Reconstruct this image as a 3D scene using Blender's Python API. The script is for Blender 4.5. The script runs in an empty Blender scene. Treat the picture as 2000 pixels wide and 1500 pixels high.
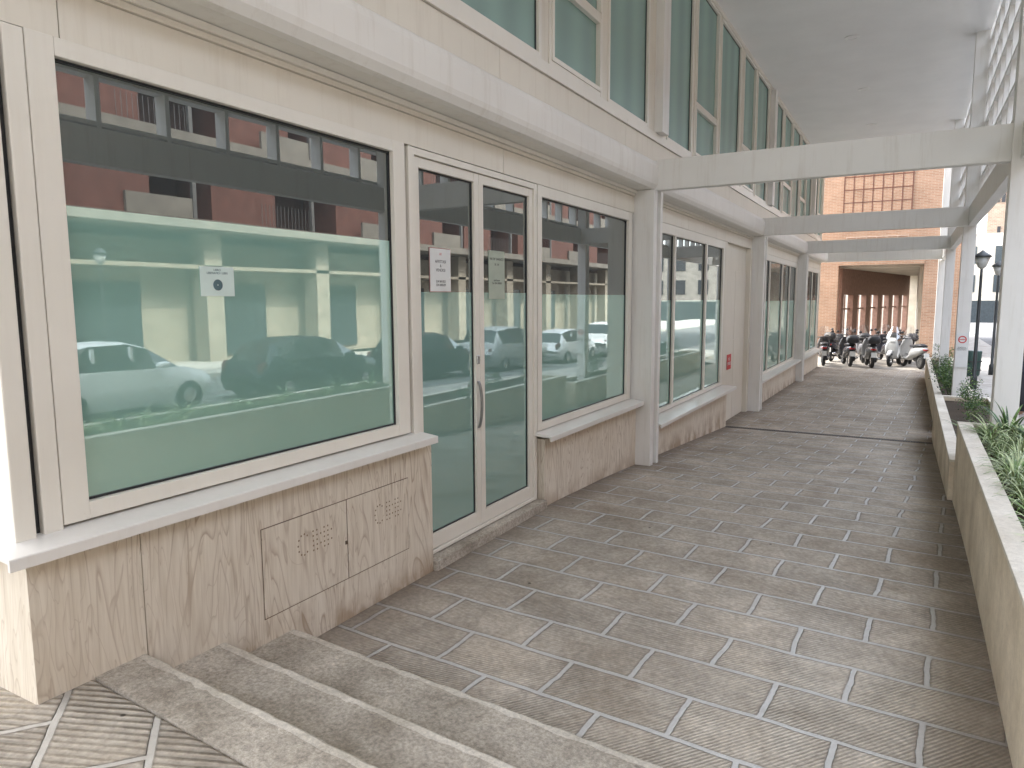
import bpy, bmesh, math, random
from mathutils import Matrix, Vector, Euler
random.seed(7)
scene=bpy.context.scene
COL=scene.collection
# ------------------------------------------------------------ materials
def newmat(name):
    m=bpy.data.materials.new(name); m.use_nodes=True
    nt=m.node_tree; nt.nodes.clear()
    o=nt.nodes.new('ShaderNodeOutputMaterial')
    return m,nt,o
def N(nt,t,**kw):
    n=nt.nodes.new(t)
    for k,v in kw.items():
        if k.startswith('_'): setattr(n,k[1:],v)
        else: n.inputs[k].default_value=v
    return n
def L(nt,a,b): nt.links.new(a,b)
def c4(c): return (c[0],c[1],c[2],1)
def pos(nt,scale=(1,1,1),rot=(0,0,0),loc=(0,0,0),obj=False):
    if obj:
        g=nt.nodes.new('ShaderNodeTexCoord'); s=g.outputs['Object']
    else:
        g=nt.nodes.new('ShaderNodeNewGeometry'); s=g.outputs['Position']
    m=nt.nodes.new('ShaderNodeMapping'); m.inputs['Scale'].default_value=scale
    m.inputs['Rotation'].default_value=rot; m.inputs['Location'].default_value=loc
    L(nt,s,m.inputs['Vector']); return m.outputs['Vector']
def mixc(nt,fac,a,b,mode='MIX'):
    n=nt.nodes.new('ShaderNodeMix'); n.data_type='RGBA'; n.blend_type=mode
    for i,v in ((0,fac),(6,a),(7,b)):
        if hasattr(v,'is_linked'): L(nt,v,n.inputs[i])
        elif i==0: n.inputs[0].default_value=v
        else: n.inputs[i].default_value=c4(v)
    return n.outputs[2]
def ramp(nt,fac,stops):
    r=nt.nodes.new('ShaderNodeValToRGB'); e=r.color_ramp.elements
    while len(e)<len(stops): e.new(0.5)
    for i,(p,c) in enumerate(stops):
        e[i].position=p; e[i].color=c4(c) if not isinstance(c,(int,float)) else (c,c,c,1)
    L(nt,fac,r.inputs[0]); return r.outputs[0]
def noise(nt,vec,scale,detail=4,rough=.55,dist=0):
    n=N(nt,'ShaderNodeTexNoise',Scale=scale,Detail=detail,Roughness=rough,Distortion=dist); L(nt,vec,n.inputs['Vector']); return n.outputs[0]
def math_(nt,op,a,b=None):
    n=nt.nodes.new('ShaderNodeMath'); n.operation=op
    for i,v in enumerate((a,b)):
        if v is None: continue
        if hasattr(v,'is_linked'): L(nt,v,n.inputs[i])
        else: n.inputs[i].default_value=v
    return n.outputs[0]
def clampn(nt,v,hi=1.0):
    cl=nt.nodes.new('ShaderNodeClamp'); L(nt,v,cl.inputs[0]); cl.inputs[2].default_value=hi; return cl.outputs[0]
def pbr(nt,o,col,rough=.6,metal=0,bump=None,bstr=.3,bdist=.01,spec=.5):
    p=nt.nodes.new('ShaderNodeBsdfPrincipled')
    if hasattr(col,'is_linked'): L(nt,col,p.inputs['Base Color'])
    else: p.inputs['Base Color'].default_value=c4(col)
    if hasattr(rough,'is_linked'): L(nt,rough,p.inputs['Roughness'])
    else: p.inputs['Roughness'].default_value=rough
    p.inputs['Metallic'].default_value=metal
    p.inputs['Specular IOR Level'].default_value=spec
    if bump is not None:
        b=nt.nodes.new('ShaderNodeBump'); b.inputs['Strength'].default_value=bstr; b.inputs['Distance'].default_value=bdist
        L(nt,bump,b.inputs['Height']); L(nt,b.outputs[0],p.inputs['Normal'])
    if o: L(nt,p.outputs[0],o.inputs[0])
    return p
def simple(name,col,rough=.6,metal=0,var=.12,scale=6,spec=.5):
    m,nt,o=newmat(name); v=pos(nt,obj=True)
    n=noise(nt,v,scale)
    d=tuple(x*(1-var*2) for x in col); b=tuple(min(1,x*(1+var)) for x in col)
    pbr(nt,o,ramp(nt,n,[(.3,d),(.7,b)]),rough,metal,n,.08,.01,spec); return m
def paint(name,col,rough=.45,streak=.25):
    """weathered painted metal, vertical dirt streaks"""
    m,nt,o=newmat(name)
    n1=noise(nt,pos(nt),1.3,5); n2=noise(nt,pos(nt,(9,9,.7)),1.2,6,.7); n3=noise(nt,pos(nt),60,3)
    a=ramp(nt,n1,[(.25,tuple(x*.93 for x in col)),(.75,col)])
    dirt=tuple(x*y for x,y in zip(col,(.62,.56,.48)))
    f=ramp(nt,n2,[(.52,0.0),(.78,streak)])
    c=mixc(nt,f,a,dirt)
    f3=ramp(nt,n3,[(.70,0.0),(.80,.18)])
    c=mixc(nt,f3,c,dirt)
    pbr(nt,o,c,rough,0,n1,.04,.004); return m
M={}
M['frame']=paint('window_frame_paint',(.81,.77,.685),.35,.12)
M['cream']=paint('cream_panel_paint',(.775,.725,.625),.5,.30)
M['ledge']=paint('ledge_paint',(.775,.75,.695),.5,.36)
M['steel']=paint('white_steel_paint',(.81,.795,.755),.5,.4)
M['sillm']=paint('sill_paint',(.80,.775,.725),.3,.16)
M['soffit']=paint('soffit_plaster',(.91,.90,.885),.8,.08)
M['dark']=simple('dark_gap',(.02,.02,.022),.6)
M['gasket']=simple('black_gasket',(.015,.017,.02),.4)
M['chrome']=simple('brushed_steel',(.6,.6,.6),.25,1)
M['handle']=simple('handle_steel',(.32,.32,.32),.3,1)
def stone():
    m,nt,o=newmat('veined_sandstone')
    def veins(sc,mult,w,loc,zs):
        v=pos(nt,(1.7,1.7,zs),loc=loc); big=noise(nt,v,sc,3,.5,.8)
        vein=math_(nt,'FRACT',math_(nt,'MULTIPLY',big,mult))
        return ramp(nt,vein,[(.0,1.0),(w,.35),(w*2.4,0.0),(1-w*.6,0.0),(1.0,1.0)])
    line=veins(1.4,23.0,.11,(0,0,0),.24); line2=veins(2.6,10.0,.05,(4,7,1),.30)
    mask=ramp(nt,noise(nt,pos(nt,(1,1,.5)),1.5,3),[(.36,.22),(.58,1.0)])
    fine=noise(nt,pos(nt,(18,18,1.2)),2.2,5,.6,.4)
    base=ramp(nt,fine,[(.28,(.635,.565,.46)),(.72,(.79,.725,.62))])
    patch=noise(nt,pos(nt),.9,4)
    base=mixc(nt,ramp(nt,patch,[(.45,0.0),(.7,.3)]),base,(.62,.515,.375))
    f=math_(nt,'MULTIPLY',math_(nt,'MAXIMUM',math_(nt,'MULTIPLY',line,mask),math_(nt,'MULTIPLY',line2,.55)),.68)
    c=mixc(nt,f,base,(.33,.23,.15))
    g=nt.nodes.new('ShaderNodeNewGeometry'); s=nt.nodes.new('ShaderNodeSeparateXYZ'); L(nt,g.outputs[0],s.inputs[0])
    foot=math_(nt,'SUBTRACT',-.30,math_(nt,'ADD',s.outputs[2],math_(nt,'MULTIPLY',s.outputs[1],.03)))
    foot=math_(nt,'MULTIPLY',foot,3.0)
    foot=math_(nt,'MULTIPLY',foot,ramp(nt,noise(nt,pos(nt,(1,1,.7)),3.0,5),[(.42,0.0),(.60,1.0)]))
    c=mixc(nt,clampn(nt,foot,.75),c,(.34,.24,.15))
    pbr(nt,o,c,.75,0,fine,.15,.006,.3); return m
M['stone']=stone()
def paver(name,rot,bw,bh,cA,cB,mort,groove,grot=.6,gstr=.5,mw=.013,edges=False):
    m,nt,o=newmat(name)
    v=pos(nt,(1,1,0),(0,0,rot))
    wob=N(nt,'ShaderNodeTexNoise',Scale=1.6,Detail=5,Roughness=.6); L(nt,v,wob.inputs['Vector'])
    b=nt.nodes.new('ShaderNodeTexBrick'); b.offset=.5
    vv=nt.nodes.new('ShaderNodeVectorMath'); vv.operation='MULTIPLY_ADD'
    L(nt,wob.outputs[1],vv.inputs[0]); vv.inputs[1].default_value=(.08,.055,0); L(nt,v,vv.inputs[2])
    L(nt,vv.outputs[0],b.inputs['Vector'])
    for k,x in (('Scale',1),('Mortar Size',mw),('Mortar Smooth',.3),('Bias',0),('Brick Width',bw),('Row Height',bh)): b.inputs[k].default_value=x
    b.inputs['Color1'].default_value=c4(cA); b.inputs['Color2'].default_value=c4(cB); b.inputs['Mortar'].default_value=c4(mort)
    b2=nt.nodes.new('ShaderNodeTexBrick'); b2.offset=.5; L(nt,vv.outputs[0],b2.inputs['Vector'])
    for k,x in (('Scale',1),('Mortar Size',mw*1.8),('Mortar Smooth',.6),('Bias',0),('Brick Width',bw),('Row Height',bh)): b2.inputs[k].default_value=x
    st=noise(nt,pos(nt),.8,6,.65); fi=noise(nt,pos(nt),26,5,.7); me_=noise(nt,pos(nt,loc=(3,9,0)),6,5,.7)
    notm=math_(nt,'SUBTRACT',1.0,b.outputs[1])
    c=mixc(nt,math_(nt,'MULTIPLY',math_(nt,'ADD',notm,.35),.72),b.outputs[0],ramp(nt,st,[(.28,(.70,.655,.60)),(.5,(.96,.96,.96)),(.72,(1.2,1.18,1.15))]),'MULTIPLY')
    c=mixc(nt,math_(nt,'MULTIPLY',math_(nt,'ADD',notm,.3),.7),c,ramp(nt,fi,[(.3,(.66,.66,.66)),(.7,(1.25,1.25,1.25))]),'MULTIPLY')
    c=mixc(nt,math_(nt,'MULTIPLY',math_(nt,'ADD',notm,.4),.6),c,ramp(nt,me_,[(.3,(.75,.73,.70)),(.7,(1.15,1.15,1.15))]),'MULTIPLY')
    w=N(nt,'ShaderNodeTexWave',Scale=groove,Distortion=1.0,Detail=2); w.inputs['Detail Scale'].default_value=.8
    L(nt,pos(nt,(1,1,0),(0,0,rot+grot)),w.inputs['Vector'])
    worn=ramp(nt,noise(nt,pos(nt,loc=(5,2,0)),1.9,4),[(.32,.35),(.58,1.0)])
    wv=math_(nt,'MULTIPLY',math_(nt,'MULTIPLY',w.outputs[1],worn),notm)
    c=mixc(nt,math_(nt,'MULTIPLY',math_(nt,'MULTIPLY',math_(nt,'SUBTRACT',1.0,w.outputs[1]),worn),math_(nt,'MULTIPLY',notm,.62)),c,tuple(x*.42 for x in cA))
    c=mixc(nt,math_(nt,'MULTIPLY',math_(nt,'MULTIPLY',b2.outputs[1],notm),.7),c,tuple(x*.38 for x in cA))
    spots=nt.nodes.new('ShaderNodeTexVoronoi'); spots.inputs['Scale'].default_value=2.3; L(nt,pos(nt),spots.inputs['Vector'])
    c=mixc(nt,ramp(nt,spots.outputs[0],[(.025,.8),(.04,0.0)]),c,(.04,.035,.03))
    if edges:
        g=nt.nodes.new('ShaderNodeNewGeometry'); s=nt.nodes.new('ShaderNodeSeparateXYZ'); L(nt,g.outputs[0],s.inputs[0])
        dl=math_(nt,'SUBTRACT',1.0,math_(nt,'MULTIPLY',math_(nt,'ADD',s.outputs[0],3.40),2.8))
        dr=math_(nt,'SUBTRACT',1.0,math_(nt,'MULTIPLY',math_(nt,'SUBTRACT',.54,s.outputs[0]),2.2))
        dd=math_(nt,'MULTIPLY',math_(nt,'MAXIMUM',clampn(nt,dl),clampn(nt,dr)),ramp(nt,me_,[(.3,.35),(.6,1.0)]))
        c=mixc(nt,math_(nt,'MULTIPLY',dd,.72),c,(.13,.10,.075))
    h=math_(nt,'ADD',math_(nt,'MULTIPLY',wv,gstr),math_(nt,'ADD',math_(nt,'MULTIPLY',notm,1.0),math_(nt,'MULTIPLY',fi,.8)))
    pbr(nt,o,c,.95,0,h,1.0,.009,.12); return m
M['paver']=paver('walkway_stone_pavers',math.radians(3),.76,.42,(.60,.53,.445),(.51,.455,.385),(.545,.53,.505),14,math.radians(35),.8,.019,True)
M['paver2']=paver('grooved_street_pavers',math.radians(40),.85,.42,(.50,.45,.375),(.46,.415,.35),(.47,.445,.40),7.5,math.radians(28),2.0,.018)
def concrete(name,col,sp=.35,scale=70,big=.7,warm=1.0):
    m,nt,o=newmat(name); a=noise(nt,pos(nt),scale,4,.8); b=noise(nt,pos(nt),1.8,5,.65); v=nt.nodes.new('ShaderNodeTexVoronoi'); v.inputs['Scale'].default_value=120; L(nt,pos(nt),v.inputs['Vector'])
    c=ramp(nt,a,[(.32,tuple(x*(1-sp) for x in col)),(.68,tuple(min(1,x*(1+sp)) for x in col))])
    c=mixc(nt,.95,c,ramp(nt,b,[(.32,(big,big*.95,big*.88)),(.68,(1.15,1.15,1.15))]),'MULTIPLY')
    c=mixc(nt,ramp(nt,v.outputs[0],[(.15,.35),(.3,0.0)]),c,tuple(x*.4 for x in col))
    pbr(nt,o,c,.9,0,a,.6,.006,.2); return m
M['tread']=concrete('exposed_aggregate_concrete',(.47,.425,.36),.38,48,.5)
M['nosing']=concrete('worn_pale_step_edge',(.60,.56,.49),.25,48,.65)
M['riser']=concrete('dark_riser',(.28,.24,.19),.3,48,.6)  # darker brown concrete for the vertical face below each nosing
M['planterm']=concrete('planter_stone',(.69,.60,.47),.08,22,.75)
M['pcap']=concrete('planter_cap_stone',(.69,.65,.57),.10,25,.8)
M['asphalt']=concrete('asphalt',(.17,.17,.17))
M['sidewalk']=concrete('pale_pavement',(.42,.405,.375),.15)
M['plaza']=concrete('pale_plaza_paving',(.34,.32,.285),.15,9)
M['soil']=concrete('soil',(.06,.045,.03))
def glassmat(name,base,refl,rough=.0,var=0,folds=False,graz=.3,tint=(.92,.97,.95)):
    m,nt,o=newmat(name)
    col=base
    if folds:
        w=N(nt,'ShaderNodeTexWave',Scale=.5,Distortion=3.5,Detail=2); w.bands_direction='Y'; L(nt,pos(nt,(1,1,.04)),w.inputs['Vector'])
        col=ramp(nt,w.outputs[0],[(.0,tuple(x*.82 for x in base)),(1,base)])
    elif var:
        col=ramp(nt,noise(nt,pos(nt),.8,3),[(.3,tuple(x*(1-var) for x in base)),(.7,base)])
    d=pbr(nt,None,col,.5,spec=.2)
    g=N(nt,'ShaderNodeBsdfGlossy',Roughness=rough); g.inputs['Color'].default_value=c4(tint)
    lw=N(nt,'ShaderNodeLayerWeight',Blend=.3)
    n=nt.nodes.new('ShaderNodeBump'); n.inputs['Strength'].default_value=.03; n.inputs['Distance'].default_value=.02
    L(nt,noise(nt,pos(nt),.9,1),n.inputs['Height']); L(nt,n.outputs[0],g.inputs['Normal'])
    f=math_(nt,'ADD',refl,math_(nt,'MULTIPLY',lw.outputs[1],graz))
    mx=nt.nodes.new('ShaderNodeMixShader'); L(nt,f,mx.inputs[0]); L(nt,d.outputs[0],mx.inputs[1]); L(nt,g.outputs[0],mx.inputs[2]); L(nt,mx.outputs[0],o.inputs[0])
    return m
M['glass']=glassmat('clear_glass_dark_interior',(.035,.045,.048),.18)
M['film']=glassmat('frosted_teal_film',(.30,.525,.45),.34,.004,.06,False,.22,(.92,1.0,.96))
M['film2']=glassmat('frosted_teal_film_door',(.23,.41,.37),.30,.004,.06,False,.22,(.92,1.0,.96))
M['upglass']=glassmat('teal_curtained_glass',(.245,.395,.35),.06,0,0,True,.22)
def brick(name,a,b,mort,bw=.28,bh=.075,axis='XZ'):
    m,nt,o=newmat(name); g=nt.nodes.new('ShaderNodeNewGeometry'); s=nt.nodes.new('ShaderNodeSeparateXYZ'); L(nt,g.outputs[0],s.inputs[0])
    cb=nt.nodes.new('ShaderNodeCombineXYZ'); L(nt,math_(nt,'ADD',s.outputs[0],s.outputs[1]),cb.inputs[0]); L(nt,s.outputs[2],cb.inputs[1])
    br=nt.nodes.new('ShaderNodeTexBrick'); L(nt,cb.outputs[0],br.inputs['Vector'])
    for k,x in (('Scale',1),('Mortar Size',.010),('Brick Width',bw),('Row Height',bh)): br.inputs[k].default_value=x
    br.inputs['Color1'].default_value=c4(a); br.inputs['Color2'].default_value=c4(b); br.inputs['Mortar'].default_value=c4(mort)
    c=mixc(nt,.6,br.outputs[0],ramp(nt,noise(nt,pos(nt),1.1,5),[(.3,(.75,.75,.75)),(.7,(1.15,1.15,1.15))]),'MULTIPLY')
    pbr(nt,o,c,.85,0,br.outputs[1],-.2,.01,.2); return m
M['brick']=brick('orange_brick',(.42,.255,.17),(.34,.195,.125),(.45,.36,.28))
M['brick2']=brick('old_tower_brick',(.32,.23,.17),(.25,.17,.12),(.4,.36,.30),.5,.2)
M['pier']=simple('brown_render',(.20,.115,.085),.8)
M['gridp']=simple('pale_grid_render',(.55,.42,.33),.8)
M['terra']=simple('terracotta_render',(.16,.070,.052),.85,scale=2)
M['terrad']=simple('dark_terracotta_render',(.09,.048,.04),.85,scale=2)
M['ocream']=simple('cream_concrete',(.23,.205,.17),.8,scale=1.5)
M['ocream2']=simple('pale_cream_wall',(.46,.42,.35),.8,scale=1.5)
M['obeige']=simple('beige_render',(.33,.285,.22),.8,scale=1.5)
M['ocdark']=simple('dark_window_glass',(.04,.05,.055),.15)
M['rail']=simple('grey_railing',(.16,.15,.14),.5)
# ------------------------------------------------------------ mesh helpers
def link(o): COL.objects.link(o); return o
def mkobj(name,me,mat=None,parent=None,loc=(0,0,0)):
    o=bpy.data.objects.new(name,me); link(o)
    if mat is not None and me is not None:
        if isinstance(mat,(list,tuple)):
            for x in mat: me.materials.append(x)
        else: me.materials.append(mat)
    if parent is not None:
        o.parent=parent; o.location=Vector(loc)-wloc(parent)
    else: o.location=loc
    return o
def wloc(o):
    v=Vector(o.location); p=o.parent
    while p is not None: v=v+Vector(p.location); p=p.parent
    return v
def meta(o,label,cat,group=None,kind=None):
    o['label']=label; o['category']=cat
    if group: o['group']=group
    if kind: o['kind']=kind
    return o
def boxes(name,bl,mat,parent=None,bevel=0,smooth=False):
    bm=bmesh.new()
    x=[min(b[0] for b in bl),max(b[1] for b in bl)];y=[min(b[2] for b in bl),max(b[3] for b in bl)];z=min(b[4] for b in bl)
    c=Vector((sum(x)/2,sum(y)/2,z))
    for b in bl:
        r=bmesh.ops.create_cube(bm,size=1)
        for v in r['verts']:
            v.co=Vector((b[0]+(v.co.x+.5)*(b[1]-b[0]),b[2]+(v.co.y+.5)*(b[3]-b[2]),b[4]+(v.co.z+.5)*(b[5]-b[4])))-c
    if bevel: bmesh.ops.bevel(bm,geom=list(bm.edges),offset=bevel,segments=2,profile=.5,affect='EDGES')
    me=bpy.data.meshes.new(name); bm.to_mesh(me); bm.free()
    return mkobj(name,me,mat,parent,c)
def each(name,bl,mat,parent=None,bevel=0): return [boxes(name,[b],mat,parent,bevel) for b in bl]
def extrudeY(name,prof,y0,y1,mat,parent=None,joints=()):
    ys=[y0]+list(joints)+[y1]; bm=bmesh.new()
    for a,b in zip(ys[:-1],ys[1:]):
        a2=a+(.003 if a!=y0 else 0); b2=b-(.003 if b!=y1 else 0)
        A=[bm.verts.new((p[0],a2,p[1])) for p in prof]; B=[bm.verts.new((p[0],b2,p[1])) for p in prof]
        n=len(prof)
        for i in range(n): bm.faces.new((A[i],A[(i+1)%n],B[(i+1)%n],B[i]))
        bm.faces.new(A[::-1]); bm.faces.new(B)
    bmesh.ops.recalc_face_normals(bm,faces=bm.faces)
    me=bpy.data.meshes.new(name); bm.to_mesh(me); bm.free()
    return mkobj(name,me,mat,parent,(0,0,0))
def meshfrom(name,verts,faces,mat,parent=None,loc=(0,0,0),smooth=False):
    me=bpy.data.meshes.new(name); me.from_pydata(verts,[],faces); me.update()
    if smooth:
        for p in me.polygons: p.use_smooth=True
    return mkobj(name,me,mat,parent,loc)
def empty(name,loc):
    o=bpy.data.objects.new(name,None); link(o); o.location=loc; return o
def loft(name,rings,mat,parent=None,loc=(0,0,0),n=14,axis='y',p=2.6):
    vs=[];fs=[]
    for (t,a,b,ra,rb) in rings:
        for i in range(n):
            th=2*math.pi*i/n; ct,st=math.cos(th),math.sin(th)
            u=a+ra*math.copysign(abs(ct)**(2/p),ct); w=b+rb*math.copysign(abs(st)**(2/p),st)
            vs.append((u,t,w) if axis=='y' else ((u,w,t) if axis=='z' else (t,u,w)))
    for k in range(len(rings)-1):
        for i in range(n):
            fs.append((k*n+i,k*n+(i+1)%n,(k+1)*n+(i+1)%n,(k+1)*n+i))
    fs.append(tuple(range(n))); fs.append(tuple(range((len(rings)-1)*n,len(rings)*n)))
    o=meshfrom(name,vs,fs,mat,parent,loc,True)
    bm=bmesh.new(); bm.from_mesh(o.data); bmesh.ops.recalc_face_normals(bm,faces=bm.faces); bm.to_mesh(o.data); bm.free()
    return o
def text(name,s,size,mat,parent,loc,rot,align='CENTER',space=1.0):
    cu=bpy.data.curves.new(name,'FONT'); cu.body=s; cu.size=size; cu.align_x=align; cu.space_line=space; cu.extrude=.0004
    t=bpy.data.objects.new(name+'_tmp',cu); link(t)
    dg=bpy.context.evaluated_depsgraph_get(); me=bpy.data.meshes.new_from_object(t.evaluated_get(dg))
    bpy.data.objects.remove(t); o=mkobj(name,me,mat,parent,loc); o.rotation_euler=rot; return o
FX=Euler((math.pi/2,0,math.pi/2))
FY=Euler((math.pi/2,0,0))
# ------------------------------------------------------------ ground
prof=[(1.9,-.70),(7.0,-.70),(8.5,-.76),(10,-.85),(15.5,-1.20),(19,-1.24),(33,-1.37),(40,-1.40)]
def fz(y):
    if y<=prof[0][0]: return prof[0][1]
    for (a,za),(b,zb) in zip(prof[:-1],prof[1:]):
        if y<=b: return za+(zb-za)*(y-a)/(b-a)
    return prof[-1][1]
def strip(name,x0,x1,ys,zf,mat):
    vs=[];fs=[]
    for y in ys: vs+= [(x0,y,zf(y)),(x1,y,zf(y))]
    for i in range(len(ys)-1): fs.append((2*i,2*i+1,2*i+3,2*i+2))
    return meshfrom(name,vs,fs,mat)
g=meshfrom('ground',[(-900,-900,-1.5),(900,-900,-1.5),(900,900,-1.5),(-900,900,-1.5)],[(0,1,2,3)],M['sidewalk']); meta(g,'pale stone ground running to the horizon','ground',kind='structure')
ys=[1.5+i*.5 for i in range(64)]
w=strip('walkway',-3.6,.75,ys,fz,M['paver']); meta(w,'covered walkway of grooved grey-brown stone pavers','walkway',kind='structure')
pl=strip('plaza',-40,16,[33.0,36,40,74],lambda y:-1.372 if y<37 else -1.40,M['plaza']); meta(pl,'pale sunlit paving beyond the walkway','pavement',kind='structure')
def rz(y): return -.62 if y<6 else (-.62-(y-6)*.0275 if y<33 else -1.3625)
ysr=[-40,-10,6,12,20,28,33,60,160]
r=strip('road',4.2,12.6,ysr,lambda y:rz(y),M['asphalt']); meta(r,'grey asphalt street beside the planters','road',kind='structure')
def slab(name,x0,x1,ys,zf,th,mat):
    vs=[];fs=[]
    for y in ys: vs+=[(x0,y,zf(y)),(x1,y,zf(y)),(x1,y,zf(y)-th),(x0,y,zf(y)-th)]
    for i in range(len(ys)-1):
        for k in range(4): fs.append((4*i+k,4*i+(k+1)%4,4*i+4+(k+1)%4,4*i+4+k))
    return meshfrom(name,vs,fs,mat)
s=slab('pavement',1.52,4.2,ysr,lambda y:rz(y)+.12,.5,M['sidewalk']); meta(s,'pale pavement with raised kerb along the street','pavement',kind='structure')
s=slab('pavement',12.6,19.5,ysr,lambda y:rz(y)+.12,.5,M['sidewalk']); meta(s,'pale pavement below the balconied block','pavement',kind='structure')
SK=math.tan(math.radians(4))
def skewslab(name,ya,yb,z,th,mat,x0=-3.41,x1=.56,nos=False):
    rr=random.Random(int(ya*100)); nx=60
    def e(y,x): return y-SK*(x+3.4)
    vs=[]
    for i in range(nx+1):
        x=x0+(x1-x0)*i/nx; j=rr.uniform(-.007,.005) if nos else 0
        vs+=[(x,e(ya,x),z),(x,e(yb,x)-(.055+rr.uniform(-.008,.012) if nos else .03),z),(x,e(yb,x)+j-.018,z+rr.uniform(-.002,.001)),(x,e(yb,x)+j-.004,z-.008),(x,e(yb,x)+j,z-.026),(x,e(yb,x),z-th),(x,e(ya,x),z-th)]
    fs=[];mi=[]
    for i in range(nx):
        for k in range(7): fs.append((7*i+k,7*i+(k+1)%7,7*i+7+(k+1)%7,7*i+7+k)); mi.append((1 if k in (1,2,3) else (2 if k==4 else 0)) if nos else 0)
    fs.append((0,1,2,3,4,5,6)); fs.append(tuple(7*nx+k for k in (6,5,4,3,2,1,0))); mi+=[0,0]
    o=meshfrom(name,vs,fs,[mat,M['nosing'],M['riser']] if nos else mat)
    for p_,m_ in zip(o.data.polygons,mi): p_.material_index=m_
    bm=bmesh.new(); bm.from_mesh(o.data); bmesh.ops.recalc_face_normals(bm,faces=bm.faces); bm.to_mesh(o.data); bm.free()
    return o
n_=boxes('pavement',[(-30,1.5,-30,1.30,-1.4,-.272),(-30,-3.42,1.30,1.62,-1.4,-.272)],M['paver2']); meta(n_,'grooved stone pavement at the top of the steps','pavement',kind='structure')
n_=skewslab('pavement',1.28,1.84,-.268,.6,M['paver2']); meta(n_,'grooved stone pavement strip before the steps','pavement',kind='structure')
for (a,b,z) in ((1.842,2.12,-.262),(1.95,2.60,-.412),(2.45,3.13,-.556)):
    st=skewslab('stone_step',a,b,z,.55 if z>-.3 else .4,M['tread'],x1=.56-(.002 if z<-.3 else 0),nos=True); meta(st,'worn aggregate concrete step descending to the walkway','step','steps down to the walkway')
# ------------------------------------------------------------ building
B=empty('office_building',(-6,16,-1.4)); meta(B,'cream panelled office building with teal glazed shopfronts and canopy','building')
GX=-3.52
bw=boxes('wall',[(-12,-3.63,1.75,33,-1.45,7.08),(-12,1.15,-6,33,7.12,15.0)],M['cream'],B)
dk=boxes('dark_backing',[(-3.625,-3.585,1.62,33,2.78,4.12)],M['dark'],B)
so=boxes('soffit',[(-3.60,1.149,-6,31.5,7.08,7.115)],M['soffit'],B)
def plinth(y0,y1,ztop,joints=(),x=-3.40):
    zb=-1.45; prof_=[(-3.7,zb),(x,zb),(x,ztop),(-3.7,ztop)]
    return extrudeY('stone_plinth',prof_,y0,y1,M['stone'],B,joints)
plinth(1.58,4.665,.415,(2.12,))
plinth(6.75,9.72,.06,(8.1,))
plinth(10.15,15.55,-.37,(12.4,))
plinth(18.75,26.3,-.58,(21,23.5))
plinth(26.75,33,-.62,(29,))
e1=boxes('stone_plinth',[(-12,-3.702,1.58,1.9,-1.45,.415)],M['stone'],B)
J=[3.62,5.95,9.3,12.4,15.5,18.7,22,25.2,28.4]
J0=[1.95,6.02,9.62,12.5,15.3,18.5,22,25.2,28.4]
def fas(name,x,z0,z1,mat,joints,y0=1.56,y1=32.98): return extrudeY(name,[(-3.6,z0),(x,z0),(x,z1),(-3.6,z1)],y0,y1,mat,B,joints)
fas('fascia_panel',-3.475,2.775,3.0,M['cream'],J0)
fas('fascia_rail',-3.455,3.004,3.038,M['cream'],())
fas('fascia_rail',-3.43,3.041,3.081,M['frame'],())
led=extrudeY('ledge',[(-3.6,3.085),(-3.27,3.085),(-3.225,3.10),(-3.19,3.155),(-3.18,3.20),(-3.18,3.40),(-3.195,3.455),(-3.24,3.49),(-3.3,3.50),(-3.6,3.50)],1.50,33.0,M['ledge'],B,(9.78,18.2,26.4))
fas('fascia_rail',-3.42,3.508,3.545,M['frame'],())
fas('fascia_rail',-3.44,3.552,3.60,M['cream'],())
fas('fascia_panel',-3.465,3.607,3.90,M['cream'],J)
fas('fascia_rail',-3.44,3.907,3.965,M['frame'],J[::2])
boxes('fascia_panel',[(-12,-3.61,1.56,1.74,2.70,3.07)],M['cream'],B); boxes('ledge',[(-12,-3.61,1.50,1.74,3.085,3.5)],M['ledge'],B); boxes('fascia_panel',[(-12,-3.61,1.56,1.74,3.52,7.07)],M['cream'],B)
boxes('corner_post',[(-3.62,-3.455,1.575,1.665,.46,2.77)],M['frame'],B,.006)
boxes('gasket_strip',[(-3.60,-3.50,1.667,1.70,.46,2.77)],M['gasket'],B)
boxes('corner_post',[(-3.60,-3.465,1.702,1.79,.46,2.77)],M['frame'],B,.006)
boxes('end_window',[(-8,-3.625,1.66,1.74,.46,2.69)],M['ocdark'],B)
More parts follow.
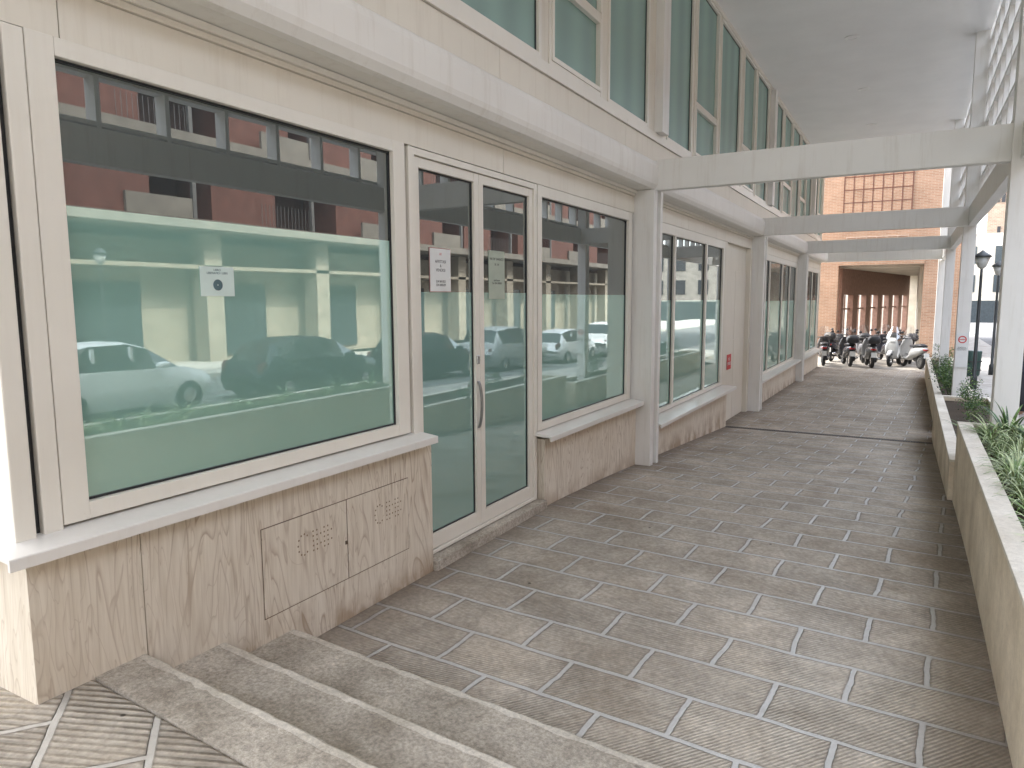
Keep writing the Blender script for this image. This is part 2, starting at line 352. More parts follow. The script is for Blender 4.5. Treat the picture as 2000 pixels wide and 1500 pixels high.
def window(y0,y1,z0,z1,mull=(),film=None,fw=.075,name='window',x=GX,fmat='film',top=None,transom=None,gmat='glass',label=None,fwide=None):
    if fwide is None: fwide=(fw,fw)
    top=fw if top is None else top
    fx0,fx1=x-.04,x+.05
    bl=[(fx0,fx1,y0-fwide[0],y0,z0-fw,z1+top),(fx0,fx1,y1,y1+fwide[1],z0-fw,z1+top),(fx0,fx1-.002,y0,y1,z0-fw,z0),(fx0,fx1-.002,y0,y1,z1,z1+top)]
    for m in mull: bl.append((fx0,fx1-.004,m-.045,m+.045,z0,z1))
    es=[y0]+list(mull)+[y1]
    for i,(a,b) in enumerate(zip(es[:-1],es[1:])):
        if i>0:a+=.045
        if i<len(es)-2:b-=.045
        if transom: bl.append((fx0,fx1-.006,a,b,transom-.04,transom+.04))
    fr=boxes(name,bl,M['frame'],B,.004)
    if label: fr['label']=label
    gk=[]
    for i,(a,b) in enumerate(zip(es[:-1],es[1:])):
        if i>0:a+=.045
        if i<len(es)-2:b-=.045
        gk+= [(x-.01,x+.012,a+.0005,a+.012,z0,z1),(x-.01,x+.012,b-.012,b-.0005,z0,z1),(x-.01,x+.0115,a+.012,b-.012,z0+.0005,z0+.012),(x-.01,x+.0115,a+.012,b-.012,z1-.012,z1-.0005)]
    boxes('gasket',gk,M['gasket'],fr)
    for i,(a,b) in enumerate(zip(es[:-1],es[1:])):
        if i>0:a+=.045
        if i<len(es)-2:b-=.045
        if film and film>z0:
            boxes('glass_pane',[(x-.006,x,a,b,film,z1)],M[gmat],fr)
            boxes('frosted_film',[(x-.006,x+.0005,a,b,z0,film)],M[fmat],fr)
        else: boxes('glass_pane',[(x-.006,x,a,b,z0,z1)],M[gmat],fr)
    return fr
w1=window(1.92,4.35,.595,2.69,film=2.025,fw=.085,fwide=(.125,.14),label='large shop window with teal frosted lower film')
w2=window(6.83,9.49,.225,2.655,film=1.63,fw=.08,fwide=(.10,.14),top=.115)
w3=window(10.35,15.2,-.20,2.61,(11.75,13.85),film=1.55,fw=.07,top=.16,fwide=(.14,.16))
w4=window(18.95,26.0,-.45,2.61,(20.9,23.1,24.6),film=1.5,fw=.08,top=.16)
w5=window(27.0,32.5,-.48,2.61,(28.8,30.6),film=1.5,fw=.08,top=.16)
def door():
    y0,y1,zb,zt=4.53,6.70,-.60,2.765; x=GX
    fr=boxes('door',[(x-.05,x+.055,y0,y0+.075,zb,zt),(x-.05,x+.055,y1-.06,y1,zb,zt),(x-.05,x+.053,y0+.075,y1-.06,zt-.055,zt),(x-.05,x+.053,y0+.075,y1-.06,zb,zb+.03)],M['frame'],B,.004)
    fr['label']='double glazed entrance door with white frame'
    for (a,b) in ((y0+.079,5.582),(5.588,y1-.064)):
        z0,z1=zb+.035,zt-.06
        lf=boxes('door_leaf',[(x-.03,x+.035,a,a+.075,z0,z1),(x-.03,x+.035,b-.075,b,z0,z1),(x-.03,x+.033,a+.075,b-.075,z0,z0+.13),(x-.03,x+.033,a+.075,b-.075,z1-.08,z1)],M['frame'],fr,.004)
        boxes('glass_pane',[(x-.006,x,a+.075,b-.075,1.64,z1-.08)],M['glass'],fr)
        boxes('frosted_film',[(x-.006,x+.0005,a+.075,b-.075,z0+.13,1.64)],M['film2'],fr)
        boxes('gasket',[(x-.01,x+.01,a+.0755,a+.087,z0+.13,z1-.08),(x-.01,x+.01,b-.087,b-.0755,z0+.13,z1-.08),(x-.01,x+.0095,a+.087,b-.087,z0+.1305,z0+.142),(x-.01,x+.0095,a+.087,b-.087,z1-.092,z1-.0805)],M['gasket'],fr)
    vs=[];fs=[];n=8;K=16
    for k in range(K+1):
        t=k/K; z=.38+.44*t; off=.008+.036*math.sin(math.pi*t)**.6; r=.014
        for i in range(n):
            th=2*math.pi*i/n; vs.append((x+.035+off+r*math.cos(th),5.535+r*math.sin(th),z))
    for k in range(K):
        for i in range(n): fs.append((k*n+i,k*n+(i+1)%n,(k+1)*n+(i+1)%n,(k+1)*n+i))
    meshfrom('handle',vs,fs,M['handle'],fr,(0,0,0),True)
    boxes('lock_plate',[(x+.036,x+.05,5.515,5.555,.98,1.06)],M['chrome'],fr,.004)
    boxes('threshold',[(-3.62,-3.36,4.67,6.745,-.9,-.612)],M['tread'],fr,.008)
    return fr
D=door()
def sill(y0,y1,z,x1,parent,ret=False):
    pr=[(-3.60,z+.035),(x1-.004,z),(x1,z-.005),(x1,z-.055),(x1-.018,z-.055),(x1-.018,z-.02),(-3.6,z-.0)]
    o=extrudeY('sill',pr,y0,y1,M['sillm'],parent); return o
sill(1.47,4.62,.475,-3.295,w1); boxes('sill',[(-12,-3.602,1.47,1.70,.425,.478)],M['sillm'],w1)
sill(6.66,9.66,.115,-3.27,w2); sill(10.22,15.5,-.305,-3.18,w3); sill(18.8,26.25,-.545,-3.22,w4); sill(26.8,32.9,-.58,-3.22,w5)
for y in (9.93,18.42,26.5):
    zt=3.08; zb=fz(y)-.05
    boxes('column',[(-3.5,-3.18,y-.24,y-.10,zb,zt),(-3.5,-3.26,y-.098,y+.058,zb,zt),(-3.5,-3.18,y+.06,y+.16,zb,zt)],M['steel'],B,.004)
boxes('entrance_panel',[(-3.62,-3.47,15.38,15.56,-1.3,2.77),(-3.62,-3.56,15.56,17.95,-1.3,2.77),(-3.62,-3.45,17.95,18.17,-1.3,2.77),(-3.558,-3.545,15.62,16.75,-1.2,2.2),(-3.558,-3.545,16.77,17.9,-1.2,2.2),(-3.558,-3.54,15.62,17.9,.62,.64)],M['cream'],B,.003)
each('filler_panel',[(-3.6,-3.48,26.1,26.25,-.6,2.77),(-3.6,-3.48,32.6,32.97,-.6,2.77)],M['cream'],B)
boxes('end_wall_cladding',[(-12,-3.46,33.0,33.08,-1.45,14.9)],M['cream'],B)
ups=[(2.0,3.3,0),(3.55,4.85,1),(5.15,6.77,0),(7.06,8.42,1),(8.73,10.2,0),(11.2,12.52,0),(12.76,14.3,1),(14.6,16.3,0),(16.65,18.0,1),(18.3,19.75,0),(20.75,22.1,0),(22.4,23.9,1),(24.2,25.7,0),(26.0,27.3,1),(27.6,29.0,0),(29.9,31.1,0),(31.4,32.5,1)]
bl=[]
prev=1.56
for i,(a,b,s_) in enumerate(ups):
    fr=window(a,b,4.10,6.93,(),None,fw=.055,name='upper_window',gmat='upglass',transom=4.98 if s_ else None,top=.06)
    if s_:
        boxes('opening_sash',[(GX+.001,GX+.062,a,a+.05,4.10,4.94),(GX+.001,GX+.062,b-.05,b,4.10,4.94),(GX+.001,GX+.06,a+.05,b-.05,4.10,4.15),(GX+.001,GX+.06,a+.05,b-.05,4.89,4.94),(GX+.001,GX+.062,a,a+.04,5.02,6.93),(GX+.001,GX+.062,b-.04,b,5.02,6.93)],M['frame'],fr,.003)
    if a-.055-prev>.02: bl.append((-3.60,-3.485,prev+.002,a-.057,3.97,7.07))
    prev=b+.055
each('mullion_panel',bl,M['cream'],B)
boxes('window_rail',[(-3.60,-3.46,1.56,33,3.972,4.04)],M['frame'],B)
boxes('window_rail',[(-3.60,-3.46,1.56,33,6.992,7.075)],M['frame'],B)
for y in (2.0-.35,10.72,20.25,29.45): boxes('column',[(-3.5,-3.36,y-.16,y+.16,4.045,6.99)],M['steel'],B,.005)
def ring(name,r0,r1,z0,z1,mat,parent,loc,n=24):
    vs=[];fs=[]
    for i in range(n):
        c,s=math.cos(2*math.pi*i/n),math.sin(2*math.pi*i/n)
        vs+=[(r0*c,r0*s,z0),(r1*c,r1*s,z0),(r1*c,r1*s,z1),(r0*c,r0*s,z1)]
    for i in range(n):
        j=(i+1)%n
        for k in range(4): fs.append((4*i+k,4*j+k,4*j+(k+1)%4,4*i+(k+1)%4))
    return meshfrom(name,vs,fs,mat,parent,loc)
lens=simple('lamp_lens',(.88,.88,.86),.3,var=.03)
for y in (13.0,17.3,21.6,26.0):
    d=ring('downlight',.105,.15,-.012,.0,lens,B,(-1.4,y,7.078)); ring('lamp_lens',.0,.10,-.006,-.001,M['soffit'],d,(-1.4,y,7.078))
for y in (9.93,18.2,26.3,33.0):
    boxes('cross_beam',[(-3.26,.97,y-.075,y+.075,3.09,3.50)],M['steel'],B,.006)
for y in (1.2,9.93,18.4,26.8,34.6):
    boxes('post',[(.89,1.14,y-.13,y+.13,-1.4 if y>3 else -.5,9.5)],M['steel'],B,.006)
boxes('long_beam',[(.97,1.12,-6,34.7,3.092,3.497)],M['steel'],B,.006)
lat=[]
y=-5.6
k=0
while y<33:
    lat.append((1.145,1.34,y-.03,y+.03,3.52,10.4)); y+=.88
for i in range(13): lat.append((1.15,1.33,-5.7,33,3.56+i*.55,3.61+i*.55))
boxes('lattice_screen',lat,M['steel'],B)
boxes('long_beam',[(1.142,1.35,-6,33.5,3.40,3.515)],M['steel'],B)
H=boxes('utility_hatch',[(-3.41,-3.394,2.89,3.635,-.395,.175),(-3.41,-3.394,3.645,4.335,-.395,.175)],M['stone'],B,.003)
H['label']='pair of stone-faced service doors with perforated vents'
boxes('hatch_gap',[(-3.41,-3.3985,2.884,4.341,-.401,.181)],simple('hatch_joint',(.17,.12,.08),.8),H)
each('hinge',[(-3.394,-3.388,2.885,2.905,-.33,-.26),(-3.394,-3.388,2.885,2.905,.04,.11),(-3.394,-3.388,4.32,4.34,-.33,-.26),(-3.394,-3.388,4.32,4.34,.04,.11)],M['stone'],H)
vs=[];fs=[]
def dot(y,z,r=.007):
    b=len(vs); vs.extend([(-3.3925,y+r*math.cos(i*math.pi/4),z+r*math.sin(i*math.pi/4)) for i in range(8)]); fs.append(tuple(range(b,b+8)))
for yc in (3.17,3.93):
    for a in range(9):
        th=math.radians(50+a*32); dot(yc+.055+.05*math.cos(th),-.02+.07*math.sin(th))
    for c in range(6):
        for r_ in range(5):
            if c in (0,1,3,4) or r_ in (1,3) : dot(yc+.14+c*.034,-.085+r_*.033)
meshfrom('vent_holes',vs,fs,simple('vent_hole_brown',(.27,.19,.12),.8),H)
boxes('hatch_latch',[(-3.394,-3.388,3.612,3.628,-.14,-.115)],simple('latch_brown',(.12,.08,.05),.6),H)
# ------------------------------------------------------------ signs
white=simple('paper_white',(.76,.77,.75),.6,var=.03); red=simple('sign_red',(.60,.03,.03),.5,var=.03); black=simple('ink_black',(.07,.07,.07),.6,var=.02); blue=simple('sign_dark_teal',(.10,.17,.19),.5); yellowish=simple('paper_yellowed',(.44,.49,.40),.6,var=.05)
mintp=simple('notice_behind_film',(.64,.76,.71),.6,var=.03)
p=boxes('paper_notice',[(-3.518,-3.515,4.85,5.16,1.64,2.01)],simple('paper_edge_red',(.45,.22,.20),.6)); meta(p,'white paper notice taped inside the entrance door','notice')
boxes('paper_sheet',[(-3.5155,-3.513,4.855,5.155,1.646,2.004)],white,p)
text('lettering','AFFITTASI\n&\nVENDESI',.036,black,p,(-3.512,5.005,1.885),FX)
text('lettering','334 841823\n334 840509',.030,black,p,(-3.512,5.005,1.72),FX)
text('emblem','////',.03,red,p,(-3.512,5.005,1.95),FX)
p=boxes('paper_notice',[(-3.518,-3.515,5.80,6.10,1.58,2.04)],yellowish); meta(p,'yellowed address notice behind the entrance door glass','notice')
text('lettering',"VIA DE' SARDIZZI\nN. 14",.034,black,p,(-3.5145,5.95,1.95),FX,space=1.5)
text('lettering',"telefonare\nTel. 050-500000",.028,black,p,(-3.5145,5.95,1.75),FX)
p=boxes('paper_notice',[(-3.518,-3.515,2.65,2.88,1.60,1.77)],mintp); meta(p,'pale notice with dark emblem on the shop window','notice')
text('lettering',"LIBRO\nLIBERIAMO I LIBRI",.018,blue,p,(-3.5145,2.765,1.745),FX)
ring('emblem',.004,.032,0,.001,blue,p,(-3.5145,2.765,1.665)).rotation_euler=(0,math.pi/2,0)
p=boxes('warning_sign',[(-3.538,-3.532,16.1,16.5,-.02,.32)],red); meta(p,'small red warning sign on the cream entrance panel','sign')
text('lettering','NO\nSMOKE',.10,white,p,(-3.530,16.3,.18),FX)
p=boxes('parking_sign',[(.90,1.13,18.235,18.255,.05,.80)],white); meta(p,'white no parking sign with red ring on a canopy post','sign')
rg=ring('prohibition_ring',.058,.08,0,.003,red,p,(1.015,18.234,.66)); rg.rotation_euler=(math.pi/2,0,0)
text('lettering','DIVIETO DI\nPARCHEGGIO\nBICI E MOTO',.028,black,p,(1.015,18.231,.48),FY)
boxes('prohibition_bar',[(.96,1.07,18.230,18.234,.653,.667)],red,p)
# ------------------------------------------------------------ planters
def planter(y0,y1,zt,x0,x1,zb,label):
    t=.13
    P=boxes('planter',[(x0,x0+t,y0,y1,zb,zt-.03),(x1-t,x1,y0,y1,zb,zt-.03),(x0+t,x1-t,y0,y0+t,zb,zt-.03),(x0+t,x1-t,y1-t,y1,zb,zt-.03)],M['planterm']); meta(P,label,'planter','planters along the walkway')
    boxes('cap',[(x0-.005,x0+t+.01,y0,y1,zt-.03,zt),(x1-t-.01,x1+.005,y0,y1,zt-.03,zt),(x0+t+.01,x1-t-.01,y0,y0+t,zt-.03,zt),(x0+t+.01,x1-t-.01,y1-t,y1,zt-.03,zt)],M['pcap'],P,.004)
    boxes('soil',[(x0+t,x1-t,y0+t,y1-t,zb+.1,zt-.09)],M['soil'],P)
    return P
planter(-3,9.70,.125,.55,1.50,-1.2,'long beige stone planter full of spider plants')
planter(9.71,16.2,-.34,.50,1.50,-1.4,'lower stone planter stepping down with the ramp')
planter(16.9,30.0,-.60,.57,1.35,-1.5,'low stone planter with shrubs further along the walkway')
leafA=simple('leaf_green',(.16,.27,.07),.5,var=.4,scale=8); leafB=simple('leaf_pale_stripe',(.46,.54,.27),.5,var=.25,scale=8); leafC=simple('leaf_dark',(.05,.12,.04),.45,var=.4,scale=8)
def tuftmesh(name,n,ln,wd,up,seed,droop=1.0):
    rnd=random.Random(seed); vs=[];fs=[];mi=[]
    for _ in range(n):
        a=rnd.uniform(0,2*math.pi); l=ln*rnd.uniform(.55,1.15); e=math.radians(rnd.uniform(up-25,min(88,up+25))); r0=rnd.uniform(0,.07)
        x,y,z=r0*math.cos(a),r0*math.sin(a),0; d=droop*rnd.uniform(.7,1.4); w=wd*rnd.uniform(.7,1.2); K=6
        b=len(vs)
        for k in range(K+1):
            t=k/K; ww=w*(1-t)**.6*(.5+min(1,t*4)*.5)+.0008
            px,py=-math.sin(a)*ww,math.cos(a)*ww
            vs+=[(x+px,y+py,z+ww*.35),(x,y,z),(x-px,y-py,z+ww*.35)]
            st=l/K; x+=math.cos(a)*math.cos(e)*st; y+=math.sin(a)*math.cos(e)*st; z+=math.sin(e)*st; e-=d*.42
        m=0 if rnd.random()<.45 else 1
        for k in range(K):
            for q in (0,1): fs.append((b+3*k+q,b+3*k+q+1,b+3*k+q+4,b+3*k+q+3)); mi.append(m)
    me=bpy.data.meshes.new(name); me.from_pydata(vs,[],fs); me.update()
    for p_,m in zip(me.polygons,mi): p_.material_index=m; p_.use_smooth=True
    return me
tm=[tuftmesh('spider_plant',75,.33,.007,70,s,.75) for s in range(4)]
for t in tm: t.materials.append(leafA); t.materials.append(leafB)
rnd=random.Random(3)
for i in range(40):
    o=bpy.data.objects.new('spider_plant',tm[i%4]); link(o); y=3.2+i*.16
    o.location=(rnd.uniform(.86,1.28) if i%3 else .82,y+rnd.uniform(-.05,.05),.03); o.rotation_euler=(rnd.uniform(-.12,.12),rnd.uniform(-.15,.1),rnd.uniform(0,6)); s=rnd.uniform(.7,1.15); o.scale=(s,s,s)
    meta(o,'spider plant with striped arching leaves in stone planter','plant','spider plants in the planter')
am=[tuftmesh('aloe_plant',26,.42,.022,60,20+s,.35) for s in range(2)]
for t in am: t.materials.append(leafA); t.materials.append(leafC)
for i,(x,y,z,s) in enumerate([(1.15,8.7,.05,1.0),(1.0,9.3,.05,1.0),(1.2,7.6,.05,.9),(.78,10.2,-.42,.7),(.85,12,-.42,.9)]):
    o=bpy.data.objects.new('aloe_plant',am[i%2]); link(o); o.location=(x,y,z); o.rotation_euler=(0,0,i*1.3); o.scale=(s,s,s)
    meta(o,'aloe with thick pointed green leaves in planter','plant','aloe plants in the planters')
def bushmesh(name,seed,r=.4,h=.7,n=900):
    rnd=random.Random(seed); vs=[];fs=[];mi=[]
    cl=[(rnd.uniform(-r,r)*.7,rnd.uniform(-r,r)*.7,rnd.uniform(.15,h)) for _ in range(12)]
    for _ in range(n):
        c=rnd.choice(cl); p_=Vector((rnd.gauss(c[0],.09),rnd.gauss(c[1],.09),max(.02,rnd.gauss(c[2],.09))))
        u=Vector((rnd.uniform(-1,1),rnd.uniform(-1,1),rnd.uniform(-.3,1))).normalized()*rnd.uniform(.03,.07); v=u.cross(Vector((rnd.uniform(-1,1),rnd.uniform(-1,1),rnd.uniform(-1,1)))).normalized()*.014
        b=len(vs); vs+=[tuple(p_-u*.2),tuple(p_+u*.4+v),tuple(p_+u),tuple(p_+u*.4-v)]; fs.append((b,b+1,b+2,b+3)); mi.append(0 if rnd.random()<.5 else 1)
    for c in cl:
        b=len(vs); vs+=[(-.008,0,0),(.008,0,0),(c[0]+.004,c[1],c[2]),(c[0]-.004,c[1],c[2])]; fs.append((b,b+1,b+2,b+3)); mi.append(1)
    me=bpy.data.meshes.new(name); me.from_pydata(vs,[],fs); me.update(); me.materials.append(leafA); me.materials.append(leafC)
    for p_,m in zip(me.polygons,mi): p_.material_index=m
    return me
bmh=[bushmesh('shrub',s) for s in (1,2)]
for i,(x,y,z,s) in enumerate([(.95,18.9,-.65,.9),(.85,20.3,-.65,.7),(1.1,21.8,-.65,.9),(.9,24,-.65,.7),(1.0,27,-.65,.8),(1.0,13.5,-.42,.5),(1.05,15.2,-.42,.6)]):
    o=bpy.data.objects.new('shrub',bmh[i%2]); link(o); o.location=(x,y,z); o.rotation_euler=(0,0,i); o.scale=(s,s,s*1.1)
    meta(o,'small leafy green shrub growing in a stone planter','shrub','shrubs in the low planters')
# ------------------------------------------------------------ drain
gb=[(-3.38,.5,15.40,15.415,fz(15.4)-.02,fz(15.4)+.008),(-3.38,.5,15.535,15.55,fz(15.5)-.02,fz(15.5)+.008)]
x=-3.37
while x<.5: gb.append((x,x+.02,15.416,15.534,fz(15.47)-.02,fz(15.47)+.006)); x+=.045
o=boxes('drain_grate',gb,simple('dark_cast_iron',(.07,.065,.06),.6)); meta(o,'dark iron drain grate across the walkway','drain')
# ------------------------------------------------------------ far brick building
F=empty('brick_building',(-6,50,-1.4)); meta(F,'orange brick building with open ground floor portico','building')
FY0=39.5
def prism(name,foot,z0,z1,mat,parent):
    n=len(foot); vs=[(x,y,z0) for x,y in foot]+[(x,y,z1) for x,y in foot]
    fs=[tuple(range(n))[::-1],tuple(range(n,2*n))]+[(i,(i+1)%n,n+(i+1)%n,n+i) for i in range(n)]
    return meshfrom(name,vs,fs,mat,parent)
boxes('wall',[(-9,-4.15,FY0,FY0+1.0,-1.42,16),(-4.15,-3.3,FY0,FY0+1.0,-1.42,3.25),(.45,1.9,FY0,62,-1.42,16)],M['brick'],F)
prism('upper_wall',[(-4.15,FY0),(.449,FY0),(.449,60),(-.5,60),(-3.8,FY0+1.1),(-4.15,FY0+1.1)],3.25,16,M['brick'],F)
prism('portico_ceiling',[(-3.6,FY0+1.01),(.448,FY0+1.01),(.448,60),(-.5,60)],3.12,3.245,M['ocream2'],F)
A=Vector((-3.35,40.9,0)); Bp=Vector((-.30,57.5,0)); dv=(Bp-A); ln=dv.length; ang=math.atan2(dv.y,dv.x)
def obox(name,s0,s1,t,z0,z1,mat,off=0):
    c=A+dv*((s0+s1)/2/ln); nrm=Vector((-dv.y,dv.x,0)).normalized(); c=c+nrm*off
    hs=(s1-s0)/2
    vs=[(a,b,z-z0) for z in (z0,z1) for a,b in ((-hs,-t/2),(hs,-t/2),(hs,t/2),(-hs,t/2))]
    o=meshfrom(name,vs,[(3,2,1,0),(4,5,6,7),(0,1,5,4),(1,2,6,5),(2,3,7,6),(3,0,4,7)],mat,F,(c.x,c.y,z0)); o.rotation_euler=(0,0,ang); return o
obox('portico_beam',0,ln,.3,1.75,3.11,M['pier'])
npier=6; step=ln/npier
for i in range(npier+1):
    s0=max(0,i*step-.5); s1=min(ln,i*step+.5)
    obox('portico_pier',s0,s1,.28,-1.42,1.749,M['pier'])
    if i<npier:
        obox('portico_window_frame',i*step+.505,(i+1)*step-.505,.06,.95,1.03,M['pier'],.05)
        obox('portico_window_mullion',(i+.5)*step-.04,(i+.5)*step+.04,.06,-.69,1.74,M['pier'],.05)
        obox('portico_low_wall',i*step+.505,(i+1)*step-.505,.16,-1.42,-.7,M['pier'],.05)
boxes('portico_side_wall',[(.30,.447,FY0+1.01,60,-1.42,3.11)],M['ocream2'],F)
boxes('portico_end_wall',[(-.35,.3,58.5,59,-1.42,3.11)],M['ocream2'],F)
boxes('courtyard_wall',[(-25,.3,76,77,-1.42,2.6)],M['ocream2'],F)
boxes('lintel',[(-3.3,.45,FY0-.05,FY0-.002,3.2,3.5)],M['brick'],F)
gw=boxes('window',[(-3.2,-.2,FY0-.02,FY0-.004,5.0,8.2)],M['brick'],F)
gl=[]
for i in range(8): gl.append((-3.2+i*.425-.02,-3.2+i*.425+.02,FY0-.04,FY0-.02,5.0,8.2))
for i in range(6): gl.append((-3.2,-.2,FY0-.038,FY0-.021,5.0+i*.62,5.04+i*.62))
boxes('window_grid',gl,M['terra'],gw)
gl=[]
for i in range(7): gl.append((-3.0+i*.45-.02,-3.0+i*.45+.02,FY0-.04,FY0-.003,3.75,4.6))
gl+=[(-3.0,-.3,FY0-.038,FY0-.004,3.75,3.8),(-3.0,-.3,FY0-.038,FY0-.004,4.15,4.19),(-3.0,-.3,FY0-.038,FY0-.004,4.55,4.6)]
boxes('window_grid',gl,M['gridp'],F)
# ------------------------------------------------------------ opposite building (seen in the reflections)
O=empty('apartment_building',(22,10,-1)); meta(O,'terracotta apartment block with cream balconies across the street','building')
OX=17.0
boxes('wall',[(OX+2.2,OX+10,-25,70,-1,14.5)],M['terrad'],O)
boxes('ground_floor_wall',[(OX+1.6,OX+2.19,-25,70,-1,4.0)],M['obeige'],O)
yy=-24; k=0
piers=[];par=[];rails=[];wins=[];gp=[];sh=[];posts=[]
while yy<68:
    gp.append((OX+.3,OX+1.1,yy+.6,yy+1.4,-.9,4.25))
    sh.append((OX+1.5,OX+1.6,yy+1.9,yy+4.6,-.7,2.3))
    for f_ in range(3):
        z=4.66+f_*3.1; o_=(k+f_)%3
        piers.append((OX+.1 if o_ else OX-.35,OX+2.19,yy+o_*.9,yy+o_*.9+(3.2 if o_ else 4.0),z,z+2.74))
        if o_!=1: par.append((OX-.5,OX-.38,yy+3.0,yy+5.6,z+.0,z+.70))
        wins.append((OX+2.1,OX+2.2,yy+3.0,yy+5.4,z+.2,z+2.4))
        if o_==1:
            for q in range(14): rails.append((OX-.45,OX-.435,yy+2.9+q*.20,yy+2.915+q*.20,z,z+.9))
        posts.append((OX-.55,OX-.40,yy+5.6,yy+5.75,z,z+2.74))
    yy+=6.0; k+=1
each('pier',piers,M['terra'],O); each('balcony_parapet',par,M['ocream'],O); each('balcony_window',wins,M['ocdark'],O); each('ground_pier',gp,M['obeige'],O); each('shop_window',sh,M['ocdark'],O); boxes('railing',rails,M['rail'],O); boxes('balcony_posts',posts,M['rail'],O)
for f_ in range(4):
    z=4.3+f_*3.1; boxes('floor_slab',[(OX-.6,OX+2.2,-25,70,z,z+.34)],M['ocream'],O)
boxes('portico_ceiling',[(OX+.3,OX+1.6,-25,70,2.85,3.0)],M['obeige'],O)
NB=boxes('sky_blocker_block',[(-34,16,-40,-20,-1.4,10)],M['ocream2']); meta(NB,'unseen cream block added behind the camera to cut sky light','building')  # added out of view to hold back sky light on the end wall
each('window',[(-30+i*4,-28.4+i*4,-19.99,-19.93,1.2+j*3.6,3.2+j*3.6) for i in range(11) for j in range(2)],M['ocdark'],NB)
# street end + tower
E=boxes('street_end_building',[(3.5,30,100,112,-1.4,9)],M['ocream2']); meta(E,'cream building closing the far end of the street','building')
each('window',[(5+i*3.2,6.4+i*3.2,99.9,99.99,2.2+j*3.3,4.2+j*3.3) for i in range(7) for j in range(2)],M['ocdark'],E)
boxes('shopfront',[(3.6,30,99.85,99.99,-1.4,1.2)],M['ocdark'],E)
T=boxes('bell_tower',[(9.2,12.2,128,131,-1.4,21)],M['brick2']); meta(T,'old brick bell tower with arched belfry openings','tower')
each('belfry_opening',[(10.1,10.55,127.9,127.99,15.5,18),(10.8,11.25,127.9,127.99,15.5,18),(10.5,10.9,127.9,127.99,10,12)],M['dark'],T)
tv=[(9.0,127.8,21),(12.4,127.8,21),(12.4,131.2,21),(9.0,131.2,21),(10.7,129.5,23)]
meshfrom('roof',tv,[(0,1,4),(1,2,4),(2,3,4),(3,0,4),(3,2,1,0)],M['pier'],T)
# ------------------------------------------------------------ street lamps, bin
iron=simple('painted_iron',(.035,.04,.042),.45); 
def lamp(x,y,zb,h=3.6):
    P=empty('street_lamp',(x,y,zb)); meta(P,'dark iron street lamp with lantern head on the pavement','street lamp','street lamps on the pavement')
    loft('pole',[(0,0,0,.09,.09),(.35,0,0,.085,.085),(.4,0,0,.05,.05),(h-.6,0,0,.035,.035),(h-.38,0,0,.03,.03)],iron,P,(x,y,zb),10,'z',2)
    loft('lantern',[(h-.42,0,0,.03,.03),(h-.36,0,0,.10,.10),(h-.1,0,0,.19,.19)],simple('lantern_glass',(.45,.45,.42),.2),P,(x,y,zb),12,'z',2)
    loft('lamp_hood',[(h-.1,0,0,.23,.23),(h-.04,0,0,.19,.19),(h+.04,0,0,.07,.07),(h+.09,0,0,.02,.02)],iron,P,(x,y,zb),12,'z',2)
lamp(1.64,23.5,rz(23.5)+.12,3.75); lamp(2.60,30,rz(30)+.12,3.9); lamp(13.2,12.0,rz(12)+.12,3.7)
bx,by=1.95,29.0
Bn=empty('litter_bin',(bx,by,rz(by)+.12)); meta(Bn,'dark green ribbed litter bin beside the street lamp','litter bin')
loft('bin_body',[(0,0,0,.2,.2),(.05,0,0,.24,.24),(.85,0,0,.27,.27),(.88,0,0,.25,.25)],simple('bin_green',(.03,.07,.06),.5),Bn,(bx,by,rz(by)+.12),14,'z',2)
ring('bin_band',.262,.285,.5,.54,iron,Bn,(bx,by,rz(by)+.12)); ring('bin_band',.25,.275,.2,.24,iron,Bn,(bx,by,rz(by)+.12))
# ------------------------------------------------------------ scooters
tyre=simple('tyre_rubber',(.02,.02,.02),.8); plastic=simple('black_plastic',(.025,.025,.027),.45); tail=simple('tail_lamp_red',(.30,.01,.01),.2); tailc=simple('car_tail_lamp_red',(.12,.02,.02),.4)
def wsh():
    m,nt,o=newmat('windscreen_clear'); t=nt.nodes.new('ShaderNodeBsdfTransparent'); g=N(nt,'ShaderNodeBsdfGlossy',Roughness=.05); mx=nt.nodes.new('ShaderNodeMixShader'); mx.inputs[0].default_value=.3
    L(nt,t.outputs[0],mx.inputs[1]); L(nt,g.outputs[0],mx.inputs[2]); L(nt,mx.outputs[0],o.inputs[0]); return m
WS=wsh()
def wheel(parent,loc,R=.27,r=.065,name='wheel',wid=1.0):
    vs=[];fs=[];n=24;m=8
    for i in range(n):
        a=2*math.pi*i/n
        for j in range(m):
            b=2*math.pi*j/m; rr=R-r+r*math.cos(b); vs.append((r*wid*math.sin(b),rr*math.cos(a),rr*math.sin(a)))
    for i in range(n):
        for j in range(m): fs.append((i*m+j,i*m+(j+1)%m,((i+1)%n)*m+(j+1)%m,((i+1)%n)*m+j))
    w_=meshfrom(name,vs,fs,tyre,parent,loc,True)
    rv=[];rf=[]
    for sx in (-1,1):
        b=len(rv); rv.append((sx*r*.55*wid,0,0))
        for i in range(n): a=2*math.pi*i/n; rr=(R-r*1.6)*(1 if i%4<2 else .93); rv.append((sx*r*.7*wid,rr*math.cos(a),rr*math.sin(a)))
        for i in range(n): rf.append((b,b+1+i,b+1+(i+1)%n))
    meshfrom('rim',rv,rf,M['chrome'],w_,loc)
    return w_
